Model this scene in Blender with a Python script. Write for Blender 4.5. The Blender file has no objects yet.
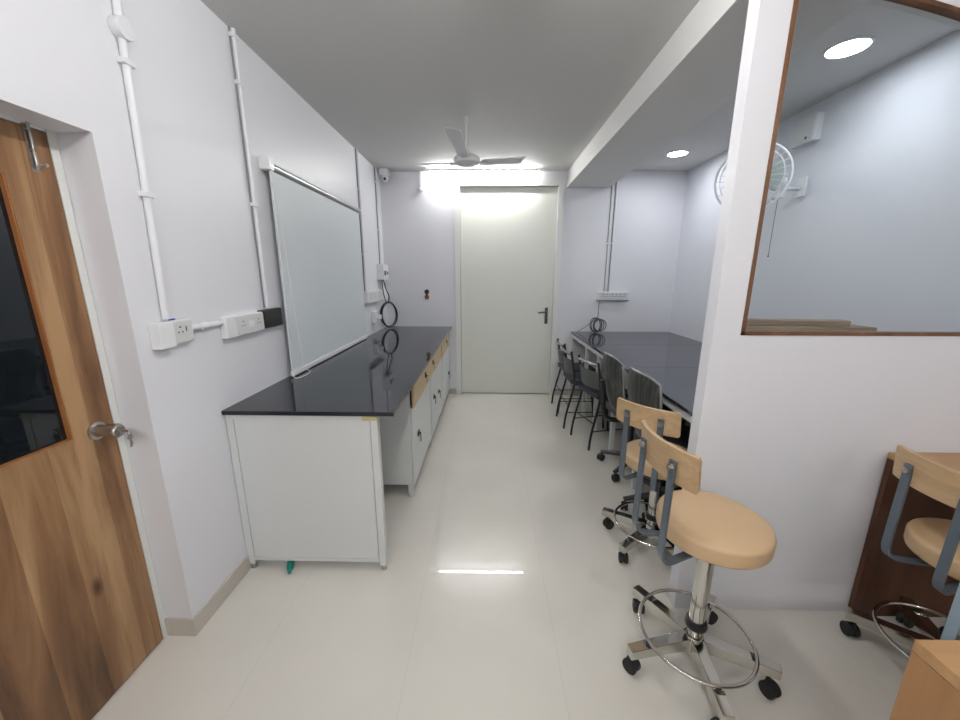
import bpy, bmesh, math, random
from mathutils import Vector, Matrix
PI = math.pi
R = math.radians
random.seed(7)
scene = bpy.context.scene

# ------------------------------------------------------------------ camera, world, light, exposure
PITCH, YAW, ROLL, FPX = -0.224, -0.018, 0.002, 371.3
cam_d = bpy.data.cameras.new('camera')
cam = bpy.data.objects.new('camera', cam_d)
scene.collection.objects.link(cam)
scene.camera = cam
cam_d.sensor_fit = 'HORIZONTAL'
cam_d.sensor_width = 36.0
cam_d.lens = 36.0 * FPX / 960.0
cam_d.clip_start = 0.02
_f = Vector((math.sin(YAW) * math.cos(PITCH), math.cos(YAW) * math.cos(PITCH), math.sin(PITCH)))
_r = Vector((math.cos(YAW), -math.sin(YAW), 0))
_u = _r.cross(_f)
_r2 = _r * math.cos(ROLL) + _u * math.sin(ROLL)
_u2 = -_r * math.sin(ROLL) + _u * math.cos(ROLL)
cam.matrix_world = Matrix(((_r2.x, _u2.x, -_f.x, 0), (_r2.y, _u2.y, -_f.y, 0), (_r2.z, _u2.z, -_f.z, 1.5), (0, 0, 0, 1)))

world = bpy.data.worlds.new('world')
scene.world = world
world.use_nodes = True
world.node_tree.nodes['Background'].inputs[0].default_value = (0.6, 0.65, 0.75, 1)
world.node_tree.nodes['Background'].inputs[1].default_value = 0.05

scene.view_settings.view_transform = 'Standard'
scene.view_settings.look = 'None'
scene.view_settings.gamma = 1
scene.view_settings.use_curve_mapping = False
scene.view_settings.exposure = 0.09
TUBE_W = 135.0       # radiance of the ceiling tube by the door
TUBE_REAR = 230.0   # radiance of the tubes at the rear of the room
TUBE_BACK = 155.0
DOWN_W = 80.0      # radiance of the round downlights

# ------------------------------------------------------------------ helpers
C = scene.collection


class MB:
    def __init__(self):
        self.bm = bmesh.new()

    def _add(self, b):
        me = bpy.data.meshes.new('t')
        b.to_mesh(me)
        b.free()
        self.bm.from_mesh(me)
        bpy.data.meshes.remove(me)
        return self

    def box(self, x0, x1, y0, y1, z0, z1, bev=0.0, rot=None, seg=2):
        b = bmesh.new()
        bmesh.ops.create_cube(b, size=1)
        bmesh.ops.scale(b, vec=(abs(x1 - x0), abs(y1 - y0), abs(z1 - z0)), verts=b.verts)
        if bev > 0:
            bmesh.ops.bevel(b, geom=list(b.edges), offset=bev, segments=seg, profile=0.5, affect='EDGES')
        m = Matrix.Translation(((x0 + x1) / 2, (y0 + y1) / 2, (z0 + z1) / 2))
        if rot is not None:
            m = m @ rot
        bmesh.ops.transform(b, matrix=m, verts=b.verts)
        return self._add(b)

    def cyl(self, p0, p1, r0, r1=None, seg=24, bev=0.0):
        p0, p1 = Vector(p0), Vector(p1)
        r1 = r0 if r1 is None else r1
        b = bmesh.new()
        d = p1 - p0
        bmesh.ops.create_cone(b, cap_ends=True, segments=seg, radius1=r0, radius2=r1, depth=d.length)
        if bev > 0:
            es = [e for e in b.edges if len(e.link_faces) == 2 and any(len(f.verts) > 4 for f in e.link_faces)]
            bmesh.ops.bevel(b, geom=es, offset=bev, segments=3, profile=0.5, affect='EDGES')
        q = d.to_track_quat('Z', 'Y').to_matrix().to_4x4()
        bmesh.ops.transform(b, matrix=Matrix.Translation((p0 + p1) / 2) @ q, verts=b.verts)
        return self._add(b)

    def sphere(self, c, r, sc=(1, 1, 1), seg=20):
        b = bmesh.new()
        bmesh.ops.create_uvsphere(b, u_segments=seg, v_segments=seg // 2, radius=r)
        bmesh.ops.transform(b, matrix=Matrix.Translation(c) @ Matrix.Diagonal((*sc, 1)), verts=b.verts)
        return self._add(b)

    def lathe(self, prof, c=(0, 0, 0), seg=48, rot=None):
        b = bmesh.new()
        rings = []
        for (r, z) in prof:
            if r < 1e-6:
                rings.append([b.verts.new((0, 0, z))])
            else:
                rings.append([b.verts.new((r * math.cos(2 * PI * i / seg), r * math.sin(2 * PI * i / seg), z)) for i in range(seg)])
        for a, d in zip(rings, rings[1:]):
            for i in range(seg):
                j = (i + 1) % seg
                if len(a) == 1 and len(d) == 1:
                    continue
                if len(a) == 1:
                    b.faces.new((a[0], d[j], d[i]))
                elif len(d) == 1:
                    b.faces.new((a[i], a[j], d[0]))
                else:
                    b.faces.new((a[i], a[j], d[j], d[i]))
        m = Matrix.Translation(c)
        if rot is not None:
            m = m @ rot
        bmesh.ops.transform(b, matrix=m, verts=b.verts)
        bmesh.ops.recalc_face_normals(b, faces=b.faces)
        return self._add(b)

    def tube(self, pts, r, seg=10, closed=False):
        pts = [Vector(p) for p in pts]
        n = len(pts)
        b = bmesh.new()
        rings = []
        t0 = (pts[1] - pts[0]).normalized() if not closed else (pts[1] - pts[-1]).normalized()
        up = Vector((0, 0, 1)) if abs(t0.z) < .9 else Vector((1, 0, 0))
        nrm = (up - t0 * up.dot(t0)).normalized()
        for i, p in enumerate(pts):
            if closed:
                t = (pts[(i + 1) % n] - pts[i - 1]).normalized()
            else:
                t = (pts[min(i + 1, n - 1)] - pts[max(i - 1, 0)]).normalized()
            nrm = (nrm - t * nrm.dot(t)).normalized()
            bi = t.cross(nrm)
            rr = r[i] if isinstance(r, (list, tuple)) else r
            rings.append([b.verts.new(p + nrm * rr * math.cos(2 * PI * k / seg) + bi * rr * math.sin(2 * PI * k / seg)) for k in range(seg)])
        m = n if closed else n - 1
        for i in range(m):
            a, d = rings[i], rings[(i + 1) % n]
            for k in range(seg):
                l = (k + 1) % seg
                b.faces.new((a[k], a[l], d[l], d[k]))
        if not closed:
            b.faces.new(rings[0][::-1])
            b.faces.new(rings[-1])
        bmesh.ops.recalc_face_normals(b, faces=b.faces)
        return self._add(b)

    def sweep(self, pts, w, t, side):
        """flat bar: width w along side, thickness t"""
        pts = [Vector(p) for p in pts]
        n = len(pts)
        b = bmesh.new()
        rings = []
        for i, p in enumerate(pts):
            tg = (pts[min(i + 1, n - 1)] - pts[max(i - 1, 0)]).normalized()
            s = Vector(side)
            s = (s - tg * s.dot(tg)).normalized()
            q = tg.cross(s)
            rings.append([b.verts.new(p + s * a * w / 2 + q * c * t / 2) for a, c in ((1, 1), (-1, 1), (-1, -1), (1, -1))])
        for a, d in zip(rings, rings[1:]):
            for k in range(4):
                l = (k + 1) % 4
                b.faces.new((a[k], a[l], d[l], d[k]))
        b.faces.new(rings[0][::-1])
        b.faces.new(rings[-1])
        bmesh.ops.recalc_face_normals(b, faces=b.faces)
        return self._add(b)

    def shell(self, grid, th, nfun=None):
        """grid[i][j] points -> solid of thickness th"""
        b = bmesh.new()
        g = [[Vector(p) for p in row] for row in grid]
        nu, nv = len(g), len(g[0])

        def nrm(i, j):
            du = g[min(i + 1, nu - 1)][j] - g[max(i - 1, 0)][j]
            dv = g[i][min(j + 1, nv - 1)] - g[i][max(j - 1, 0)]
            return du.cross(dv).normalized()
        F = [[b.verts.new(g[i][j] + nrm(i, j) * th / 2) for j in range(nv)] for i in range(nu)]
        K = [[b.verts.new(g[i][j] - nrm(i, j) * th / 2) for j in range(nv)] for i in range(nu)]
        for i in range(nu - 1):
            for j in range(nv - 1):
                b.faces.new((F[i][j], F[i + 1][j], F[i + 1][j + 1], F[i][j + 1]))
                b.faces.new((K[i][j], K[i][j + 1], K[i + 1][j + 1], K[i + 1][j]))
        for i in range(nu - 1):
            b.faces.new((F[i][0], K[i][0], K[i + 1][0], F[i + 1][0]))
            b.faces.new((F[i][-1], F[i + 1][-1], K[i + 1][-1], K[i][-1]))
        for j in range(nv - 1):
            b.faces.new((F[0][j], F[0][j + 1], K[0][j + 1], K[0][j]))
            b.faces.new((F[-1][j], K[-1][j], K[-1][j + 1], F[-1][j + 1]))
        bmesh.ops.recalc_face_normals(b, faces=b.faces)
        return self._add(b)

    def prism(self, poly, axis, a0, a1):
        """poly of 2D points extruded along axis ('X','Y','Z')"""
        b = bmesh.new()

        def P(u, v, w):
            return {'X': (w, u, v), 'Y': (u, w, v), 'Z': (u, v, w)}[axis]
        A = [b.verts.new(P(u, v, a0)) for u, v in poly]
        B = [b.verts.new(P(u, v, a1)) for u, v in poly]
        n = len(poly)
        b.faces.new(A)
        b.faces.new(B[::-1])
        for i in range(n):
            j = (i + 1) % n
            b.faces.new((A[i], B[i], B[j], A[j]))
        bmesh.ops.recalc_face_normals(b, faces=b.faces)
        return self._add(b)

    def build(self, name, mat, parent=None, loc=None, smooth=40):
        me = bpy.data.meshes.new(name)
        if smooth:
            for f in self.bm.faces:
                f.smooth = True
        self.bm.to_mesh(me)
        self.bm.free()
        if smooth:
            me.set_sharp_from_angle(angle=R(smooth))
        me.materials.append(mat)
        o = bpy.data.objects.new(name, me)
        C.objects.link(o)
        if loc is not None:
            o.location = loc
        if parent is not None:
            o.parent = parent
        if smooth:
            wn = o.modifiers.new('weighted_normals', 'WEIGHTED_NORMAL')
            wn.keep_sharp = True
            wn.weight = 100
        return o


def tag(o, label=None, cat=None, group=None, kind=None):
    if label:
        o['label'] = label
    if cat:
        o['category'] = cat
    if group:
        o['group'] = group
    if kind:
        o['kind'] = kind
    return o


def thing(name, label, cat, loc=(0, 0, 0), rz=0.0, group=None):
    o = bpy.data.objects.new(name, None)
    o.empty_display_size = .05
    C.objects.link(o)
    o.location = loc
    o.rotation_euler = (0, 0, rz)
    return tag(o, label, cat, group)


def struct(name, mb, mat, label=None, smooth=40):
    o = mb.build(name, mat, smooth=smooth)
    o['kind'] = 'structure'
    if label:
        o['label'] = label
        o['category'] = name.split('_')[0]
    return o


def kids(o):
    return [c for c in C.objects if c.parent is o]


def copy_tree(o, parent=None):
    c = o.copy()
    C.objects.link(c)
    c.parent = parent
    for ch in kids(o):
        copy_tree(ch, c)
    return c


def spline(pts, n=8, closed=False):
    """Catmull-Rom through points"""
    P = [Vector(p) for p in pts]
    out = []
    m = len(P)
    rng = m if closed else m - 1
    for i in range(rng):
        p0 = P[(i - 1) % m] if closed or i > 0 else P[0] * 2 - P[1]
        p1 = P[i]
        p2 = P[(i + 1) % m]
        p3 = P[(i + 2) % m] if closed or i + 2 < m else P[-1] * 2 - P[-2]
        for k in range(n):
            t = k / n
            out.append(.5 * ((2 * p1) + (p2 - p0) * t + (2 * p0 - 5 * p1 + 4 * p2 - p3) * t * t + (3 * p1 - p0 - 3 * p2 + p3) * t ** 3))
    if not closed:
        out.append(P[-1])
    return out


# ------------------------------------------------------------------ materials
def mat(name, col, rough=.5, metal=0.0, spec=.5, coat=0.0, coat_rough=.05, emit=None, bump=None, var=None):
    m = bpy.data.materials.new(name)
    m.use_nodes = True
    nt = m.node_tree
    b = nt.nodes['Principled BSDF']
    b.inputs['Base Color'].default_value = (*col, 1)
    b.inputs['Roughness'].default_value = rough
    b.inputs['Metallic'].default_value = metal
    b.inputs['Specular IOR Level'].default_value = spec
    b.inputs['Coat Weight'].default_value = coat
    b.inputs['Coat Roughness'].default_value = coat_rough
    if emit:
        b.inputs['Emission Color'].default_value = (*emit[0], 1)
        b.inputs['Emission Strength'].default_value = emit[1]
    if var or bump:
        tc = nt.nodes.new('ShaderNodeTexCoord')
    if var:   # (scale, amount)
        nz = nt.nodes.new('ShaderNodeTexNoise')
        nz.inputs['Scale'].default_value = var[0]
        nz.inputs['Detail'].default_value = 4
        nt.links.new(tc.outputs['Object'], nz.inputs['Vector'])
        mx = nt.nodes.new('ShaderNodeMix')
        mx.data_type = 'RGBA'
        mx.inputs['A'].default_value = (*[c * (1 - var[1]) for c in col], 1)
        mx.inputs['B'].default_value = (*[min(1, c * (1 + var[1])) for c in col], 1)
        nt.links.new(nz.outputs['Fac'], mx.inputs['Factor'])
        nt.links.new(mx.outputs['Result'], b.inputs['Base Color'])
    if bump:  # (scale, strength)
        nb = nt.nodes.new('ShaderNodeTexNoise')
        nb.inputs['Scale'].default_value = bump[0]
        nt.links.new(tc.outputs['Object'], nb.inputs['Vector'])
        bp = nt.nodes.new('ShaderNodeBump')
        bp.inputs['Strength'].default_value = bump[1]
        bp.inputs['Distance'].default_value = .002
        nt.links.new(nb.outputs['Fac'], bp.inputs['Height'])
        nt.links.new(bp.outputs['Normal'], b.inputs['Normal'])
    return m


def wood(name, cols, axis='Z', scale=1.0, rough=.4, planks=None, knots=False, coat=0.0):
    """grain stretched along axis; planks = (axis index across, width) gives each plank its own tone"""
    m = bpy.data.materials.new(name)
    m.use_nodes = True
    nt = m.node_tree
    N, L = nt.nodes, nt.links
    b = N['Principled BSDF']
    b.inputs['Roughness'].default_value = rough
    b.inputs['Coat Weight'].default_value = coat
    tc = N.new('ShaderNodeTexCoord')
    mp = N.new('ShaderNodeMapping')
    s = {'X': (1.0, 12, 12), 'Y': (12, 1.0, 12), 'Z': (12, 12, 1.0)}[axis]
    mp.inputs['Scale'].default_value = [k * scale for k in s]
    L.new(tc.outputs['Object'], mp.inputs['Vector'])
    n1 = N.new('ShaderNodeTexNoise')
    n1.inputs['Scale'].default_value = 1.0
    n1.inputs['Detail'].default_value = 6
    n1.inputs['Roughness'].default_value = .62
    n1.inputs['Distortion'].default_value = .9
    L.new(mp.outputs['Vector'], n1.inputs['Vector'])
    fac = n1.outputs['Fac']
    if planks:
        sx = N.new('ShaderNodeSeparateXYZ')
        L.new(tc.outputs['Object'], sx.inputs[0])
        ml = N.new('ShaderNodeMath')
        ml.operation = 'DIVIDE'
        L.new(sx.outputs[planks[0]], ml.inputs[0])
        ml.inputs[1].default_value = planks[1]
        fl = N.new('ShaderNodeMath')
        fl.operation = 'FLOOR'
        L.new(ml.outputs[0], fl.inputs[0])
        wn = N.new('ShaderNodeTexWhiteNoise')
        wn.noise_dimensions = '1D'
        L.new(fl.outputs[0], wn.inputs['W'])
        ad = N.new('ShaderNodeMath')
        ad.operation = 'MULTIPLY_ADD'
        L.new(wn.outputs['Value'], ad.inputs[0])
        ad.inputs[1].default_value = .26
        L.new(fac, ad.inputs[2])
        sb = N.new('ShaderNodeMath')
        sb.operation = 'SUBTRACT'
        L.new(ad.outputs[0], sb.inputs[0])
        sb.inputs[1].default_value = .13
        fac = sb.outputs[0]
    cr = N.new('ShaderNodeValToRGB')
    els = cr.color_ramp.elements
    els[0].position, els[0].color = .3, (*cols[0], 1)
    els[1].position, els[1].color = .7, (*cols[-1], 1)
    if len(cols) == 3:
        e = els.new(.5)
        e.color = (*cols[1], 1)
    L.new(fac, cr.inputs['Fac'])
    out = cr.outputs['Color']
    if knots:
        vo = N.new('ShaderNodeTexVoronoi')
        vo.inputs['Scale'].default_value = 1.0
        mk = N.new('ShaderNodeMapping')
        mk.inputs['Scale'].default_value = (5, 5, 2.6)
        L.new(tc.outputs['Object'], mk.inputs['Vector'])
        L.new(mk.outputs['Vector'], vo.inputs['Vector'])
        r2 = N.new('ShaderNodeValToRGB')
        r2.color_ramp.elements[0].position, r2.color_ramp.elements[0].color = .03, (.30, .22, .18, 1)
        r2.color_ramp.elements[1].position, r2.color_ramp.elements[1].color = .12, (1, 1, 1, 1)
        L.new(vo.outputs['Distance'], r2.inputs['Fac'])
        mx = N.new('ShaderNodeMix')
        mx.data_type = 'RGBA'
        mx.blend_type = 'MULTIPLY'
        mx.inputs['Factor'].default_value = 1
        L.new(out, mx.inputs['A'])
        L.new(r2.outputs['Color'], mx.inputs['B'])
        out = mx.outputs['Result']
    L.new(out, b.inputs['Base Color'])
    return m


def floor_mat():
    m = bpy.data.materials.new('vitrified_tile')
    m.use_nodes = True
    nt = m.node_tree
    N, L = nt.nodes, nt.links
    b = N['Principled BSDF']
    b.inputs['Roughness'].default_value = .22
    b.inputs['Specular IOR Level'].default_value = .35
    b.inputs['Coat Weight'].default_value = .75
    b.inputs['Coat Roughness'].default_value = .012
    tc = N.new('ShaderNodeTexCoord')
    br = N.new('ShaderNodeTexBrick')
    br.offset = 0.0
    br.inputs['Scale'].default_value = 1
    br.inputs['Mortar Size'].default_value = .0009
    br.inputs['Mortar Smooth'].default_value = .2
    br.inputs['Brick Width'].default_value = .6
    br.inputs['Row Height'].default_value = 1.2
    br.inputs['Color1'].default_value = (.74, .715, .655, 1)
    br.inputs['Color2'].default_value = (.725, .70, .64, 1)
    br.inputs['Mortar'].default_value = (.62, .59, .53, 1)
    mp = N.new('ShaderNodeMapping')
    mp.inputs['Location'].default_value = (.905, .35, 0)
    L.new(tc.outputs['Object'], mp.inputs['Vector'])
    L.new(mp.outputs['Vector'], br.inputs['Vector'])
    nz = N.new('ShaderNodeTexNoise')
    nz.inputs['Scale'].default_value = 1.7
    nz.inputs['Detail'].default_value = 5
    L.new(tc.outputs['Object'], nz.inputs['Vector'])
    rr = N.new('ShaderNodeValToRGB')
    rr.color_ramp.elements[0].position, rr.color_ramp.elements[0].color = .3, (.93, .93, .93, 1)
    rr.color_ramp.elements[1].position, rr.color_ramp.elements[1].color = .7, (1, 1, 1, 1)
    L.new(nz.outputs['Fac'], rr.inputs['Fac'])
    mx = N.new('ShaderNodeMix')
    mx.data_type = 'RGBA'
    mx.blend_type = 'MULTIPLY'
    mx.inputs['Factor'].default_value = 1
    L.new(br.outputs['Color'], mx.inputs['A'])
    L.new(rr.outputs['Color'], mx.inputs['B'])
    L.new(mx.outputs['Result'], b.inputs['Base Color'])
    return m


def glass_mat(name, tint=(.86, .89, .9), base_refl=1.0):
    m = bpy.data.materials.new(name)
    m.use_nodes = True
    nt = m.node_tree
    N, L = nt.nodes, nt.links
    for n in list(N):
        if n.type == 'BSDF_PRINCIPLED':
            N.remove(n)
    out = [n for n in N if n.type == 'OUTPUT_MATERIAL'][0]
    tr = N.new('ShaderNodeBsdfTransparent')
    tr.inputs['Color'].default_value = (*tint, 1)
    gl = N.new('ShaderNodeBsdfGlossy')
    gl.inputs['Roughness'].default_value = .0
    fr = N.new('ShaderNodeFresnel')
    fr.inputs['IOR'].default_value = 1.45
    ml = N.new('ShaderNodeMath')
    ml.operation = 'MULTIPLY'
    ml.inputs[1].default_value = base_refl
    L.new(fr.outputs[0], ml.inputs[0])
    mx = N.new('ShaderNodeMixShader')
    ge = N.new('ShaderNodeNewGeometry')
    iv = N.new('ShaderNodeMath')
    iv.operation = 'SUBTRACT'
    iv.inputs[0].default_value = 1
    L.new(ge.outputs['Backfacing'], iv.inputs[1])
    m2 = N.new('ShaderNodeMath')
    m2.operation = 'MULTIPLY'
    L.new(ml.outputs[0], m2.inputs[0])
    L.new(iv.outputs[0], m2.inputs[1])
    L.new(m2.outputs[0], mx.inputs['Fac'])
    L.new(tr.outputs[0], mx.inputs[1])
    L.new(gl.outputs[0], mx.inputs[2])
    L.new(mx.outputs[0], out.inputs['Surface'])
    return m


def emit_mat(name, col, s):
    m = bpy.data.materials.new(name)
    m.use_nodes = True
    nt = m.node_tree
    b = nt.nodes['Principled BSDF']
    b.inputs['Base Color'].default_value = (.9, .9, .9, 1)
    b.inputs['Emission Color'].default_value = (*col, 1)
    b.inputs['Emission Strength'].default_value = s
    return m


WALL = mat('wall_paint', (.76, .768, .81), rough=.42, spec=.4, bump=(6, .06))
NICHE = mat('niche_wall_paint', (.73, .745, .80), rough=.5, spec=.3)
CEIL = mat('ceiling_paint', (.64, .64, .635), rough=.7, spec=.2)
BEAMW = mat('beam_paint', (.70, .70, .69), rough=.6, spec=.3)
FLOOR = floor_mat()
SKIRT = mat('skirting_tile', (.54, .505, .455), rough=.25, var=(9, .06))
WHITE = mat('white_plastic', (.78, .79, .81), rough=.35)
CONDUIT = mat('conduit_plastic', (.74, .75, .79), rough=.35)
GREYC = mat('grey_conduit', (.25, .25, .27), rough=.5)
POWDER = mat('powder_coated_steel', (.66, .68, .68), rough=.35, var=(2, .02))
POWDERD = mat('powder_coated_door', (.68, .70, .70), rough=.32)
DOORP = mat('door_paint', (.73, .745, .69), rough=.36)
DOORF = mat('door_frame_paint', (.76, .77, .75), rough=.4)
GRANITE = mat('black_granite', (.018, .020, .026), rough=.05, spec=.36, var=(60, .3))
GRANITE2 = mat('black_granite_table', (.030, .031, .045), rough=.10, spec=.8, var=(60, .3))
BLACK = mat('black_plastic', (.012, .012, .014), rough=.4)
RUBBER = mat('black_rubber', (.015, .015, .016), rough=.6)
DKGREY = mat('dark_grey_plastic', (.06, .06, .065), rough=.45)
CHROME = mat('chrome', (.62, .61, .57), rough=.12, metal=1)
STEEL = mat('brushed_steel', (.42, .40, .38), rough=.28, metal=1)
SATIN = mat('satin_grey_steel', (.13, .165, .20), rough=.35, metal=.35)
BLUEG = mat('blue_grey_steel', (.26, .34, .42), rough=.4, metal=.2)
BLKMET = mat('black_tube', (.012, .012, .013), rough=.3)
LEATHER = mat('tan_leatherette', (.60, .42, .245), rough=.42, bump=(180, .15), var=(4, .03))
BEECH = wood('beech_ply', [(.43, .285, .15), (.58, .41, .235)], axis='Y', scale=2.2, rough=.4)
BEECH_EDGE = BEECH
DOORWOOD = wood('walnut_laminate', [(.085, .038, .016), (.24, .122, .053), (.43, .262, .13)], axis='Z', scale=.62, rough=.35, planks=(1, .13), knots=True)
DESKWOOD = wood('desk_laminate', [(.30, .145, .055), (.45, .245, .105)], axis='Z', scale=.6, rough=.35)
DESKTOP = wood('desk_top_laminate', [(.36, .19, .08), (.52, .31, .14)], axis='X', scale=.6, rough=.35)
DARKWOOD = wood('dark_laminate', [(.05, .018, .007), (.12, .045, .018)], axis='Z', scale=.8, rough=.4)
DRAWERTAN = mat('tan_drawer_front', (.60, .43, .24), rough=.4, var=(5, .05))
WINBROWN = wood('window_frame_wood', [(.10, .042, .018), (.20, .09, .04)], axis='Z', scale=1, rough=.4)
PLANKW = wood('raw_plank', [(.22, .15, .10), (.45, .33, .22)], axis='X', scale=1.2, rough=.6)
GLASS = glass_mat('window_glass', tint=(.90, .92, .925), base_refl=1.5)
DARKGLASS = mat('dark_glass', (.008, .011, .014), rough=.03, spec=.6)
BLINDC = mat('blind_fabric', (.66, .71, .74), rough=.55)
BLINDBAR = mat('blind_aluminium', (.36, .38, .38), rough=.3, metal=.5)
MESHF = wood('chair_mesh_fabric', [(.008, .009, .008), (.03, .032, .03), (.11, .12, .11)], axis='Z', scale=4.5, rough=.35)
GREYPL = mat('grey_chair_plastic', (.075, .085, .085), rough=.4)
NAVY = mat('navy_seat', (.025, .028, .042), rough=.45)
CLEARW = mat('grey_silver_edge', (.35, .36, .36), rough=.25, metal=.5)
TEAL = mat('teal_plastic', (.01, .22, .18), rough=.35)
BLUE = mat('blue_plastic', (.02, .08, .55), rough=.4)
YELLOW = mat('yellow_tape', (.55, .52, .25), rough=.5)
RUST = mat('rust_brown', (.30, .09, .03), rough=.7)
GREYCABLE = mat('grey_cable', (.10, .10, .10), rough=.4)
TUBEM = emit_mat('tube_diffuser', (1, .98, .95), TUBE_W)
TUBER = emit_mat('tube_diffuser_rear', (1, .98, .95), TUBE_REAR)
TUBEB = emit_mat('tube_diffuser_back', (1, .985, .96), TUBE_BACK)
DOWNM = emit_mat('downlight_diffuser', (.93, .96, 1), DOWN_W)

# ------------------------------------------------------------------ room shell
XL, XR, YB, YF, H = -1.238, 2.249, 4.584, -2.6, 2.65
XRR = 3.4
struct('floor', MB().box(XL - .4, XRR + .2, YF - .2, YB + .3, -.1, 0), FLOOR, smooth=0)
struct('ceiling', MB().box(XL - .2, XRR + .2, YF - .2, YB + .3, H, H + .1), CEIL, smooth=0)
w = MB()
w.box(XL - .2, XL, 1.268, YB + .2, 0, H)
w.box(XL - .2, XL, YF, 1.268, 1.934, H)
w.box(XL - .2, XL, YF, .28, 0, 1.934)
struct('wall_left', w, WALL, smooth=0)
w = MB()
DX0, DX1, DZ = -.385, .875, 2.557
w.box(XL, DX0, YB, YB + .2, 0, H)
w.box(DX1, XR, YB, YB + .2, 0, H)
w.box(DX0, DX1, YB, YB + .2, DZ, H)
struct('wall_back', w, WALL, smooth=0)
struct('wall_right', MB().box(XR, XR + .15, 1.5, YB + .2, 0, H), NICHE, smooth=0)
struct('wall_front', MB().box(XL - .2, XRR + .2, YF - .2, YF, 0, H), WALL, smooth=0)
struct('wall_side', MB().box(XRR, XRR + .2, YF, 1.5, 0, H), WALL, smooth=0)
# ceiling beam
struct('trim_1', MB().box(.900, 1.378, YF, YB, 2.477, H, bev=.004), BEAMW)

# partition with arched window opening
PX, PY0, PY1 = .874, 1.438, 1.50
WX0, WZ0, WX1 = .980, 1.277, 2.08
arch = []
for i in range(25):
    x = WX0 + (WX1 - WX0) * i / 24
    u = min(x, 1.6) - .98
    z = 2.436 - .115 * u - .14 * u * u - .29 * max(0, x - 1.6)
    arch.append((x, z))
w = MB()
w.box(PX, WX0, PY0, PY1, 0, H)
w.box(WX0, WX1, PY0, PY1, 0, WZ0)
w.box(WX1, XRR, PY0, PY1, 0, H)
for (xa, za), (xb, zb) in zip(arch, arch[1:]):
    w.prism([(xa, za), (xb, zb), (xb, H), (xa, H)], 'Y', PY0, PY1)
bmesh.ops.remove_doubles(w.bm, verts=w.bm.verts, dist=1e-5)
struct('wall_partition', w, WALL, smooth=0)

win = thing('window_1', 'arched interior window in thin brown frame with clear glass pane', 'window', (WX0, PY0, WZ0))
win['kind'] = 'structure'
f = MB()
T = .014
f.box(0, T, -.004, .022, 0, arch[0][1] - WZ0)
f.box(0, WX1 - WX0, -.004, .022, 0, T)
f.box(WX1 - WX0 - T, WX1 - WX0, -.004, .022, 0, arch[-1][1] - WZ0)
for (xa, za), (xb, zb) in zip(arch, arch[1:]):
    f.prism([(xa - WX0, za - WZ0 - T), (xb - WX0, zb - WZ0 - T), (xb - WX0, zb - WZ0), (xa - WX0, za - WZ0)], 'Y', -.004, .022)
f.build('window_frame', WINBROWN, win, smooth=0)
pane = MB()
pp = [(T * .5, T * .5)] + [(min(max(x - WX0, T * .5), WX1 - WX0 - T * .5), z - WZ0 - T * .5) for x, z in arch] + [(WX1 - WX0 - T * .5, T * .5)]
pane.prism(pp, 'Y', .010, .014)
pane.build('glass_pane', GLASS, win, smooth=0)

# skirtings
struct('baseboard_left', MB().box(XL, XL + .010, 1.268, 4.584, 0, .082).box(XL - .115, XL + .010, 1.258, 1.268, 0, .082), SKIRT, smooth=0)
struct('baseboard_back', MB().box(XL, DX0 - .0, YB - .010, YB, 0, .075).box(DX1, XR, YB - .010, YB, 0, .075), SKIRT, smooth=0)

# back door
d = thing('door_1', 'tall plain off-white door at the end of the room', 'door', (0, YB, 0))
d['kind'] = 'structure'
f = MB()
f.box(DX0, DX0 + .065, -.018, .10, 0, DZ, bev=.004)
f.box(DX1 - .065, DX1, -.018, .10, 0, DZ, bev=.004)
f.box(DX0 + .065, DX1 - .065, -.018, .10, DZ - .06, DZ, bev=.004)
f.build('door_frame', DOORF, d)
MB().box(DX0 + .068, DX1 - .068, .035, .075, .012, DZ - .063, bev=.003).build('door_leaf', DOORP, d)
hb = MB().box(.715, .752, .022, .034, .915, 1.115, bev=.004).cyl((.733, .034, 1.065), (.733, -.02, 1.065), .010)
hb.tube(spline([(.733, -.018, 1.065), (.70, -.024, 1.063), (.66, -.024, 1.06), (.625, -.022, 1.058)]), .009)
hb.cyl((.733, .022, .965), (.733, .012, .965), .011)
tag(hb.build('door_handle', mat('dark_steel', (.16, .155, .15), rough=.3, metal=1), d), 'steel lever handle on long plate')

# left door: wooden with glass
d = thing('door_2', 'brown wood-grain door with dark glass and tower bolt in the left recess', 'door', (-1.353, .25, 0))
d['kind'] = 'structure'
Y0, Y1, ZT = 0.04, .988, 1.922        # local y of the leaf
gY1, gZ0, gZ1 = .855, .972, 1.78
leaf = MB()
leaf.box(-.04, 0, Y0, Y1, .008, gZ0)
leaf.box(-.04, 0, Y0, Y1, gZ1, ZT)
leaf.box(-.04, 0, gY1, Y1, gZ0, gZ1)
leaf.box(-.04, 0, Y0, Y0 + .14, gZ0, gZ1)
bmesh.ops.remove_doubles(leaf.bm, verts=leaf.bm.verts, dist=1e-5)
leaf.build('door_leaf', DOORWOOD, d, smooth=0)
MB().box(-.03, -.016, Y0 + .14, gY1, gZ0, gZ1).build('glass_pane', DARKGLASS, d, smooth=0)
bd = MB()
for (a, b2, c, e) in ((Y0 + .14, gY1, gZ0, gZ0 + .004), (Y0 + .14, gY1, gZ1 - .004, gZ1), (gY1 - .004, gY1, gZ0 + .004, gZ1 - .004), (Y0 + .14, Y0 + .144, gZ0 + .004, gZ1 - .004)):
    bd.box(-.016, -.002, a, b2, c, e)
bd.build('glazing_bead', wood('bead_wood', [(.28, .10, .03), (.42, .18, .06)], rough=.35), d, smooth=0)
MB().box(-.06, .0, Y1 + .003, 1.016, 0, 1.934).box(-.06, .0, .03, Y1, 1.925, 1.934).build('door_frame', DOORF, d, smooth=0)
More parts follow.
